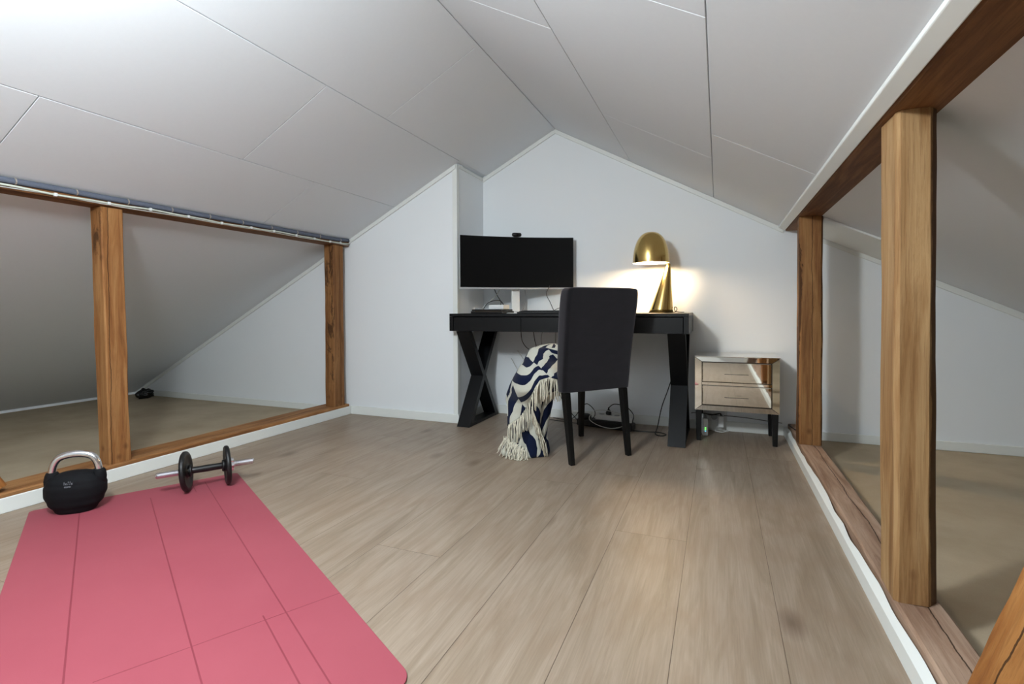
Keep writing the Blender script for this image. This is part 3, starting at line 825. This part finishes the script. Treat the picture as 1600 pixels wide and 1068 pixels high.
# ------------------------------------------------------------ blanket on the chair
def blanket():
    t = empty('throw_blanket', (-.99, 2.66, 0), 'navy and cream patterned throw blanket with fringe hanging off the chair seat to the floor', 'blanket')
    off = Vector((-.99, 2.66, 0))
    right = Vector((.926, .378, 0)); dep = Vector((-.378, .926, 0))     # the hanging cloth lies roughly along these two directions
    # core column: section centre (a along right, b along depth), half widths, height
    secs = [  # z, centre a, half-width a, centre b, half-depth b
        (.002, .000, .128, .060, .075), (.02, -.002, .132, .062, .080), (.05, .004, .120, .065, .070), (.10, .012, .108, .068, .062), (.17, .020, .110, .072, .062),
        (.25, .026, .116, .078, .066), (.31, .030, .120, .082, .075), (.38, .060, .132, .055, .135), (.44, .078, .134, .055, .145), (.50, .098, .116, .09, .125), (.53, .108, .104, .115, .105), (.565, .116, .094, .135, .095), (.59, .125, .088, .140, .080), (.612, .150, .060, .145, .055), (.620, .165, .02, .148, .02)]
    base = Vector((-.985, 2.60, 0))
    bm = nb(); uv = bm.loops.layers.uv.new('UVMap'); seg = 96; rings = []; info = {}
    # resample
    def samp(z):
        for A, B in zip(secs, secs[1:]):
            if A[0] <= z <= B[0]:
                s_ = (z-A[0])/(B[0]-A[0]); return [A[i]+(B[i]-A[i])*s_ for i in range(5)]
        return list(secs[-1])
    NZ = 70
    for i in range(NZ+1):
        z = .002+(.618*(i/NZ)); s = samp(z); ring = []
        for k in range(seg):
            a = 2*PI*k/seg
            amp = .15*min(1, z/.05)*(1-max(0, (z-.35)/.3))
            f = 1+amp*(1-1.6*abs(math.sin(a*3.5+z*4)))*.7+.055*math.sin(a*9-z*9+1)+.05*noise.noise(Vector((math.cos(a)*2, math.sin(a)*2, z*7)))
            p = base+right*(s[1]+s[2]*f*math.cos(a))+dep*(s[3]+s[4]*f*math.sin(a))+Vector((0, 0, z))
            v = bm.verts.new(p-off); ring.append(v); info[v] = (a, z)
        rings.append(ring)
    for A, B in zip(rings, rings[1:]):
        for k in range(seg): bm.faces.new((A[k], A[(k+1) % seg], B[(k+1) % seg], B[k]))
    bm.faces.new(rings[0][::-1]); bm.faces.new(rings[-1])
    for f in bm.faces:
        for l in f.loops:
            a, z = info[l.vert]
            if a < 1e-6 and any(info[q.vert][0] > 5 for q in f.loops): a = 2*PI
            l[uv].uv = (a/(2*PI)*2.4, z*2.0)
    body = obj('cloth', bm, M['blanket'], t, smooth=True)
    # outer fold, a sheet hugging the front of the column
    from bisect import bisect
    def front(a_off, z, lift):      # point on the camera-facing side of the column at lateral position a_off
        s = samp(min(z, .60)); x = (a_off-s[1])/(s[2]*1.06)
        x = max(-.995, min(.995, x)); b = -math.sqrt(1-x*x)
        return base+right*a_off+dep*(s[3]+s[4]*1.10*b-lift)+Vector((0, 0, z))
    edge = [(-.118, .168), (-.075, .185), (-.035, .215), (.000, .265), (.028, .330), (.050, .400), (.075, .440), (.130, .455), (.200, .440)]
    def ez(a):
        for (p, q), (r_, s_) in zip(edge, edge[1:]):
            if p <= a <= r_: return q+(s_-q)*(a-p)/(r_-p)
        return edge[0][1] if a < edge[0][0] else edge[-1][1]
    bm = nb(); uv = bm.loops.layers.uv.new('UVMap'); NA, NB = 44, 40; grid = []
    for i in range(NA+1):
        col = []
        for j in range(NB+1):
            v_ = j/NB; a0 = -.121+.325*i/NA; zb = ez(a0); z = zb+(.600-zb)*v_
            s = samp(z); lo, hi = s[1]-s[2]*1.05, s[1]+s[2]*1.05
            a = max(lo, min(hi, a0))
            lift = .012+.009*math.sin(a0*46+v_*6)+.009*noise.noise(Vector((a0*14, z*9, 3)))
            col.append(bm.verts.new(front(a, z, lift)-off))
        grid.append(col)
    gi = {v: (i, j) for i, c in enumerate(grid) for j, v in enumerate(c)}
    for i in range(NA):
        for j in range(NB):
            f = bm.faces.new((grid[i][j], grid[i+1][j], grid[i+1][j+1], grid[i][j+1]))
            for l in f.loops:
                ii, jj = gi[l.vert]
                l[uv].uv = (ii/NA*.85+jj/NB*.35, jj/NB*.95-ii/NA*.25)
    o = obj('outer_fold', bm, M['blanket'], t, smooth=True); so = o.modifiers.new('th', 'SOLIDIFY'); so.thickness = .006; so.offset = 0
    # fringes
    bm = nb(); rr = random.Random(5)
    def strand(p, ln, sway=.02, drift=None):
        d = drift or Vector((0, 0, 0)); pts = []
        w1, w2 = rr.uniform(-sway, sway), rr.uniform(-sway, sway)
        for k in range(6):
            s_ = k/5; q = Vector(p)+d*s_+right*(w1*math.sin(s_*2.5))+dep*(w2*.4*s_)+Vector((0, 0, -ln*s_)); q.z = max(q.z, .004)
            pts.append(q-off)
        tube(bm, pts, lambda s_: .0024*(1-.25*s_)+(.0012 if s_ > .95 else 0), 5)
    for k in range(74):
        a = -.116+.316*k/73+rr.uniform(-.002, .002); z = ez(a)
        s = samp(z); a = max(s[1]-s[2], min(s[1]+s[2], a))
        strand(front(a, z+.004, .013+rr.uniform(0, .006)), rr.uniform(.095, .135), .012)
    # second edge lower right
    for k in range(42):
        s_ = k/41; a = .035+.065*s_; z = .285-.185*s_
        strand(front(a, z, .012+rr.uniform(0, .008)), rr.uniform(.09, .12), .014, right*.02)
    # fringe pooled on the floor, left
    for k in range(56):
        s_ = k/55; a = -.118+.125*s_; z = .105-.055*s_+rr.uniform(-.01, .01)
        strand(front(a, z, .010), rr.uniform(.05, .12), .012, right*rr.uniform(-.05, .01)-dep*rr.uniform(.01, .045))
    fr = obj('fringe', bm, M['fringe'], t, smooth=True); fr['kind'] = 'stuff'; fr['label'] = 'cream wool fringe strands'
blanket()

# ------------------------------------------------------------ monitor
def monitor():
    # local: x along the screen, y back, origin on the desk below the centre
    t = empty('curved_monitor', (-1.345, 3.392, .7915), 'wide curved black monitor with silver chin on the left of the desk', 'monitor', R(34))
    Wd, zb, zt_, sag = .415, .172, .548, .045
    def arc(x): return -sag*(x/Wd)**2+.0
    bm = nb(); N = 30; A = []; 
    def sheet(x0, x1, z0, z1, yo, th, name, mat, par=t, bev=.001):
        bm = nb(); rows = []
        for i in range(N+1):
            x = x0+(x1-x0)*i/N; y = arc(x)+yo
            rows.append([bm.verts.new(p) for p in ((x, y, z0), (x, y, z1), (x, y+th, z1), (x, y+th, z0))])
        for a, b in zip(rows, rows[1:]):
            for k in range(4): bm.faces.new((a[k], a[(k+1) % 4], b[(k+1) % 4], b[k]))
        bm.faces.new(rows[0][::-1]); bm.faces.new(rows[-1])
        return obj(name, bm, mat, par, bevel=bev, seg=1)
    sheet(-Wd+.003, Wd-.003, zb+.013, zt_-.002, -.004, .006, 'screen', M['screen'])
    sheet(-Wd, Wd, zb, zt_, .0025, .022, 'housing', M['silver'])
    sheet(-Wd, Wd, zb, zb+.0125, -.005, .012, 'chin', M['silver'])
    bm = nb(); box(bm, -.030, .030, .040, .060, .012, .36); box(bm, -.05, .05, .025, .042, .30, .40)
    obj('stand_neck', bm, M['white_p'], t, bevel=.004)
    bm = nb(); box(bm, -.11, .13, -.03, .14, .0005, .009)
    for v in bm.verts:
        if v.co.z > .005: v.co.x *= .97; v.co.y = (v.co.y-.04)*.95+.04
    obj('stand_base', bm, M['white_p'], t, bevel=.004)
    # webcam sits on top, a thing of its own
monitor()
wc = empty('webcam', (-1.345, 3.392, .7915), 'small black webcam clipped on top of the curved monitor', 'webcam', R(34))
bm = nb()
ring = []
for x_ in (-.030, .030): pass
lathe(bm, [(.006, -.034), (.0125, -.030), (.0145, -.022), (.0148, 0), (.0145, .022), (.0125, .030), (.006, .034)], 24, (0, -.004, .563), 'x')
obj('body', bm, M['rubber'], wc, smooth=True)
bm = nb(); lathe(bm, [(.0085, -.0225), (.0095, -.0205), (.0095, -.010)], 24, (0, 0, .563), 'y'); obj('lens', bm, M['screen'], wc, smooth=True)
bm = nb(); box(bm, -.018, .018, -.006, .029, .5485, .552); box(bm, -.014, .014, .0255, .030, .53, .5485); obj('clip', bm, M['rubber'], wc, bevel=.001)

# ------------------------------------------------------------ brass lamp
def lamp():
    t = empty('table_lamp', (-.3545, 3.50, .7915), 'polished brass table lamp with domed shade on a slanted cone, lit', 'lamp')
    # slanted cone: base circle r .079 at z 0 -> top r .008 at (.052,0,.318)
    bm = nb(); seg = 56; rings = []
    for i in range(13):
        s_ = i/12; r_ = .079+(.012-.079)*s_; cx = .050*s_; z = .0005+.322*s_
        rings.append([bm.verts.new((cx+r_*math.cos(2*PI*k/seg), r_*math.sin(2*PI*k/seg), z)) for k in range(seg)])
    for A, B in zip(rings, rings[1:]):
        for k in range(seg): bm.faces.new((A[k], A[(k+1) % seg], B[(k+1) % seg], B[k]))
    bm.faces.new(rings[0][::-1]); bm.faces.new(rings[-1])
    obj('cone_base', bm, M['brass'], t, smooth=True)
    scx, scy, scz = -.056, -.064, .327
    bm = nb(); out = []
    for i in range(22):
        a = i/21*PI/2; out.append((.1165*math.cos(a)**.80 if i < 21 else .001, .205*math.sin(a)**.94))
    out[0] = (.1165, 0)
    inn = [(max(r_-.0035, .0006), z-.0035*(i/21)) for i, (r_, z) in enumerate(out)]
    lathe(bm, out, 64, (scx, scy, scz), cap=False)
    sh = obj('lamp_shade', bm, M['brass'], t, smooth=True)
    bm = nb(); inn[0] = (.1135, .0005); lathe(bm, inn, 64, (scx, scy, scz), cap=False)
    lathe(bm, [(.1135, .0), (.1164, .0)], 64, (scx, scy, scz-.0001), cap=False)
    i_ = obj('shade_lining', bm, M['shade_in'], sh, smooth=True); i_['label'] = 'white inside of the shade'
    bm = nb(); lathe(bm, [(.002, -.030), (.018, -.026), (.028, -.010), (.030, .004), (.024, .022), (.014, .038), (.013, .050)], 28, (scx, scy, scz+.036))
    obj('bulb', bm, M['bulb'], t, smooth=True)
    bm = nb(); tube(bm, [Vector((.050, 0, .315)), Vector((.046, -.008, .329)), Vector((.036, -.018, .336))], .006, 10); obj('joint', bm, M['brass'], t, smooth=True)
    bm = nb(); lathe(bm, [(.015, .0), (.015, .05), (.004, .055)], 20, (scx, scy, scz+.082)); obj('bulb_socket', bm, M['brass'], t, smooth=True)
    cable('cord', [(.078, .01, .004), (.092, 0, .006), (.102, -.004, .018), (.100, .0, .034), (.086, .008, .036), (.088, .03, .012), (.11, .09, .004), (.14, .125, .003)], .0026, M['cable_b'], t)
    return t
lamp()

# ------------------------------------------------------------ things on the desk
ZD = .7915
t = empty('keyboard', (-1.02, 3.205, ZD), 'flat black keyboard lying at the front of the desk left of the chair', 'keyboard', R(3))
bm = nb(); prism(bm, [(-.07, .0005), (.07, .0005), (.07, .017), (-.07, .009)], 0, -.225, .225); obj('case', bm, M['rubber'], t, bevel=.003)
bm = nb()
for r_ in range(5):
    for c_ in range(16):
        x = -.212+c_*.0268; y = -.058+r_*.0235; z = .0095+.008*(y+.07)/.14
        box(bm, x, x+.0235, y, y+.020, z, z+.004)
k = obj('keys', bm, M['black'], t); k['kind'] = 'stuff'
cable('cord', [(.02, .068, .012), (.05, .12, .03), (.0, .19, .035), (-.06, .24, .01), (-.07, .31, .004)], .002, M['cable_b'], t)

t = empty('external_drive', (-1.455, 3.208, ZD), 'flat black device under the white box on the left of the desk', 'computer', R(-6))
bm = nb(); box(bm, -.125, .125, -.085, .085, .0005, .016); obj('case', bm, M['rubber'], t, bevel=.003)
bm = nb(); box(bm, -.12, .115, -.08, .083, .0165, .028); obj('lid', bm, M['black'], t, bevel=.003)
bm = nb(); box(bm, -.09, .12, -.0875, -.086, .012, .019); obj('edge_light_strip', bm, M['dark_edge'], t)
o = empty('white_box', (-1.405, 3.208, ZD+.0285), 'small white plastic box on top of the flat black device', 'box', R(-4))
bm = nb(); box(bm, -.058, .058, -.045, .045, .0003, .030); obj('case', bm, M['white_p'], o, bevel=.004)
bm = nb(); box(bm, -.066, -.0585, -.01, .008, .002, .014); obj('plug', bm, M['rubber'], o, bevel=.001)
bm = nb()
for k in range(3):
    vs = [(-.10, -.07), (.11, -.075), (.105, .07), (-.095, .075)]
    a = .05*k; prism(bm, [(x*math.cos(a)-y*math.sin(a)+.006*k, x*math.sin(a)+y*math.cos(a)) for x, y in vs], 2, .0004+k*.0014, .0014+k*.0014)
o = obj('papers', bm, M['paper']); o.location = (-1.215, 3.205, ZD+.009) ; o.location.z = ZD
o.location = (-1.26, 3.175, ZD); o.scale = (.62, .5, 1)
tag(o, 'few white paper sheets on the desk between white box and keyboard', 'paper')
bm = nb(); lathe(bm, [(.020, .0005), (.027, .004), (.031, .030), (.033, .036), (.030, .036), (.026, .006), (.018, .003)], 32)
o = obj('small_dish', bm, M['grey_p'], smooth=True); o.location = (-1.600, 3.30, ZD); tag(o, 'small grey dish at the far left end of the desktop', 'dish')
# cables behind the monitor
def loose(name, pts, r_, mat, label, group=None, cat='cable'):
    o = cable(name, pts, r_, mat); return tag(o, label, cat, group)
loose('cable', [(-1.62, 3.56, 1.02), (-1.55, 3.50, .93), (-1.49, 3.44, .87), (-1.465, 3.34, .83), (-1.45, 3.27, .8225)], .0028, M['cable_b'], 'black cable running from the monitor down behind the white box')
loose('cable', [(-1.52, 3.52, 1.0), (-1.55, 3.48, .92), (-1.61, 3.42, .85), (-1.64, 3.40, .80), (-1.645, 3.398, .795)], .0034, M['cable_w'], 'white cable hanging from the monitor left side to the desktop')
loose('cable', [(-1.585, 3.345, .7945), (-1.592, 3.36, .83), (-1.56, 3.38, .872), (-1.50, 3.40, .886), (-1.45, 3.36, .872), (-1.41, 3.30, .845), (-1.405, 3.256, .836)], .0032, M['cable_b'], 'black cable arching over the flat black device')
loose('cable', [(-1.35, 3.56, 1.0), (-1.335, 3.54, .91), (-1.332, 3.50, .84), (-1.33, 3.46, .805)], .0018, M['cable_g'], 'thin grey cable dropping beside the monitor stand')
loose('cable', [(-1.13, 3.50, .99), (-1.15, 3.48, .93), (-1.11, 3.44, .87), (-1.075, 3.40, .82), (-1.05, 3.37, .795)], .0024, M['cable_b'], 'thin black cable from under the monitor to behind the keyboard')

# cables hanging under the desk
G1 = 'cable tangle'
loose('cable', [(-1.40, 3.61, .66), (-1.39, 3.62, .57), (-1.33, 3.62, .51), (-1.22, 3.62, .50), (-1.13, 3.62, .51), (-1.09, 3.61, .58), (-1.085, 3.60, .66)], .003, M['cable_b'], 'black cable looping in a wide U under the desk')
loose('cable', [(-1.30, 3.61, .66), (-1.285, 3.62, .56), (-1.25, 3.63, .45), (-1.20, 3.635, .36), (-1.16, 3.63, .28), (-1.10, 3.60, .20), (-1.02, 3.58, .09), (-.93, 3.56, .006), (-.86, 3.57, .005)], .003, M['cable_b'], 'black cable falling diagonally behind the blanket')
loose('cable', [(-1.22, 3.60, .66), (-1.24, 3.62, .58), (-1.22, 3.63, .48), (-1.25, 3.63, .36), (-1.30, 3.63, .29), (-1.38, 3.63, .26), (-1.44, 3.62, .30), (-1.42, 3.62, .36)], .0022, M['cable_g'], 'thin grey cable curling under the desk above the left X leg crossing')
loose('cable', [(-1.44, 3.64, .50), (-1.38, 3.64, .42), (-1.31, 3.64, .33), (-1.27, 3.64, .27), (-1.32, 3.64, .21), (-1.39, 3.64, .20), (-1.36, 3.64, .165), (-1.27, 3.64, .155), (-1.20, 3.64, .17)], .0026, M['cable_w'], 'white cable coiled on the back wall right of the left X leg')
loose('cable', [(-1.49, 3.63, .44), (-1.43, 3.64, .34), (-1.35, 3.64, .28), (-1.28, 3.64, .25), (-1.25, 3.64, .32), (-1.27, 3.64, .42)], .0022, M['cable_w'], 'second white cable crossing the coil on the back wall')
loose('cable', [(-1.12, 3.61, .66), (-1.13, 3.63, .52), (-1.11, 3.63, .40), (-1.10, 3.62, .33)], .002, M['cable_b'], 'thin black cable hanging straight down above the blanket')

# power strip and clutter beneath the desk
t = empty('power_strip', (-.66, 3.47, 0), 'white power strip with black plug lying on floor behind the chair legs', 'power strip', R(-8))
bm = nb(); box(bm, -.13, .13, -.028, .028, .052, .088); obj('case', bm, M['white_p'], t, bevel=.006)
for x_ in (-.09, -.035, .02, .075):
    bm = nb(); lathe(bm, [(.001, .0885), (.018, .0885), (.019, .0895), (.019, .087)], 24, (x_, 0, 0), cap=False); obj('socket', bm, M['grey_p'], t)
o = empty('plug', (-.70, 3.474, .090), 'black plug standing in the white power strip', 'plug')
bm = nb(); lathe(bm, [(.018, 0), (.020, .012), (.014, .028), (.006, .036), (.004, .05)], 20); obj('body', bm, M['rubber'], o, smooth=True)
o = empty('power_adapter', (-.72, 3.47, 0), 'long black power box on the floor beneath the white power strip', 'power adapter', R(-10))
bm = nb(); box(bm, -.20, .20, -.045, .045, .0005, .050); obj('case', bm, M['rubber'], o, bevel=.010, seg=3)
bm = nb(); lathe(bm, [(.045, 0), (.045, .02), (.03, .028), (.002, .03)], 28, (-.155, 0, .0505)); obj('cable_reel_cap', bm, M['rubber'], o, smooth=True)
loose('cable', [(-1.14, 3.60, .01), (-1.02, 3.56, .012), (-.95, 3.52, .05), (-.90, 3.50, .12), (-.85, 3.47, .155), (-.80, 3.46, .12), (-.79, 3.45, .085), (-.81, 3.415, .05), (-.82, 3.40, .02)], .003, M['cable_b'], 'black cable rising over the long black power box')
loose('cable', [(-.70, 3.474, .135), (-.66, 3.47, .165), (-.58, 3.46, .155), (-.53, 3.45, .11), (-.53, 3.44, .07), (-.54, 3.43, .03)], .0032, M['cable_b'], 'black cable arching from the plug on the power strip')
loose('cable', [(-.80, 3.40, .11), (-.81, 3.37, .07), (-.74, 3.34, .04), (-.65, 3.33, .03), (-.57, 3.36, .05), (-.55, 3.40, .09), (-.60, 3.42, .11), (-.72, 3.44, .125), (-.79, 3.42, .12)], .0026, M['cable_w'], 'white cable looped around the power strip')
loose('cable', [(-.54, 3.42, .006), (-.45, 3.42, .006), (-.36, 3.42, .008), (-.31, 3.38, .008), (-.335, 3.34, .006), (-.375, 3.37, .008), (-.37, 3.44, .04), (-.35, 3.52, .16), (-.315, 3.58, .27), (-.290, 3.632, .38), (-.287, 3.634, .58), (-.287, 3.634, .664)], .0034, M['cable_b'], 'black cable with floor loop rising to the right desk leg')
loose('cable', [(-1.35, 3.56, .004), (-1.15, 3.55, .004), (-1.0, 3.52, .004), (-.9, 3.50, .004)], .0025, M['cable_b'], 'thin black cable lying along the floor behind the blanket')
loose('cable', [(-.17, 3.63, .11), (-.13, 3.635, .114), (0, 3.645, .105), (.15, 3.648, .10), (.30, 3.646, .088), (.38, 3.64, .082)], .0022, M['cable_b'], 'thin dark cable running along the wall above the skirting behind the nightstand')
loose('cable', [(.425, 3.60, .0845), (.405, 3.52, .097), (.43, 3.42, .092), (.455, 3.40, .10), (.475, 3.36, .088)], .0034, M['cable_b'], 'short dark cable end on the sill beside the right far post')

# router and wall socket
t = empty('router', (-.082, 3.515, 0), 'small upright white router with green lights beneath the nightstand', 'router', R(8))
bm = nb(); box(bm, -.0165, .0165, -.05, .05, .0005, .125)
for v in bm.verts:
    if v.co.z > .1 and v.co.y < 0: v.co.z -= .012
obj('case', bm, M['white_p'], t, bevel=.005)
for z_, mt in ((.052, 'led'), (.042, 'led'), (.031, 'led_b')):
    bm = nb(); box(bm, -.004, .004, -.0512, -.0503, z_-.0022, z_+.0022); obj('indicator_light', bm, M[mt], t)
t = empty('wall_socket', (.005, YB-.0008, .09), 'white double wall socket low on the back wall behind the nightstand legs', 'socket')
bm = nb(); box(bm, -.06, .05, -.012, 0, -.045, .045)
for v in bm.verts: v.co.x += 0
obj('plate', bm, M['white_p'], t, bevel=.004)
bm = nb(); lathe(bm, [(.019, -.0125), (.020, -.0135), (.016, -.0135), (.002, -.0128)], 24, (-.03, 0, 0), 'y'); obj('outlet', bm, M['grey_p'], t)
o = empty('plug_adapter', (.018, YB-.045, .06), 'white plug adapter with black cable in the wall socket', 'adapter')
bm = nb(); box(bm, -.018, .018, -.025, .0305, -.028, .048); obj('case', bm, M['white_p'], o, bevel=.005)
cable('cord', [(.0, -.01, .049), (-.005, -.02, .065), (-.03, -.03, .062), (-.06, -.035, .055), (-.10, -.04, .062), (-.13, -.06, .055)], .0036, M['cable_b'], o)
loose('cable', [(-.06, 3.58, .03), (-.02, 3.585, .012), (.02, 3.575, .008), (.05, 3.58, .014), (.06, 3.60, .012), (.03, 3.615, .012)], .0042, M['cable_w'], 'white cable bundle on the floor between router and socket')
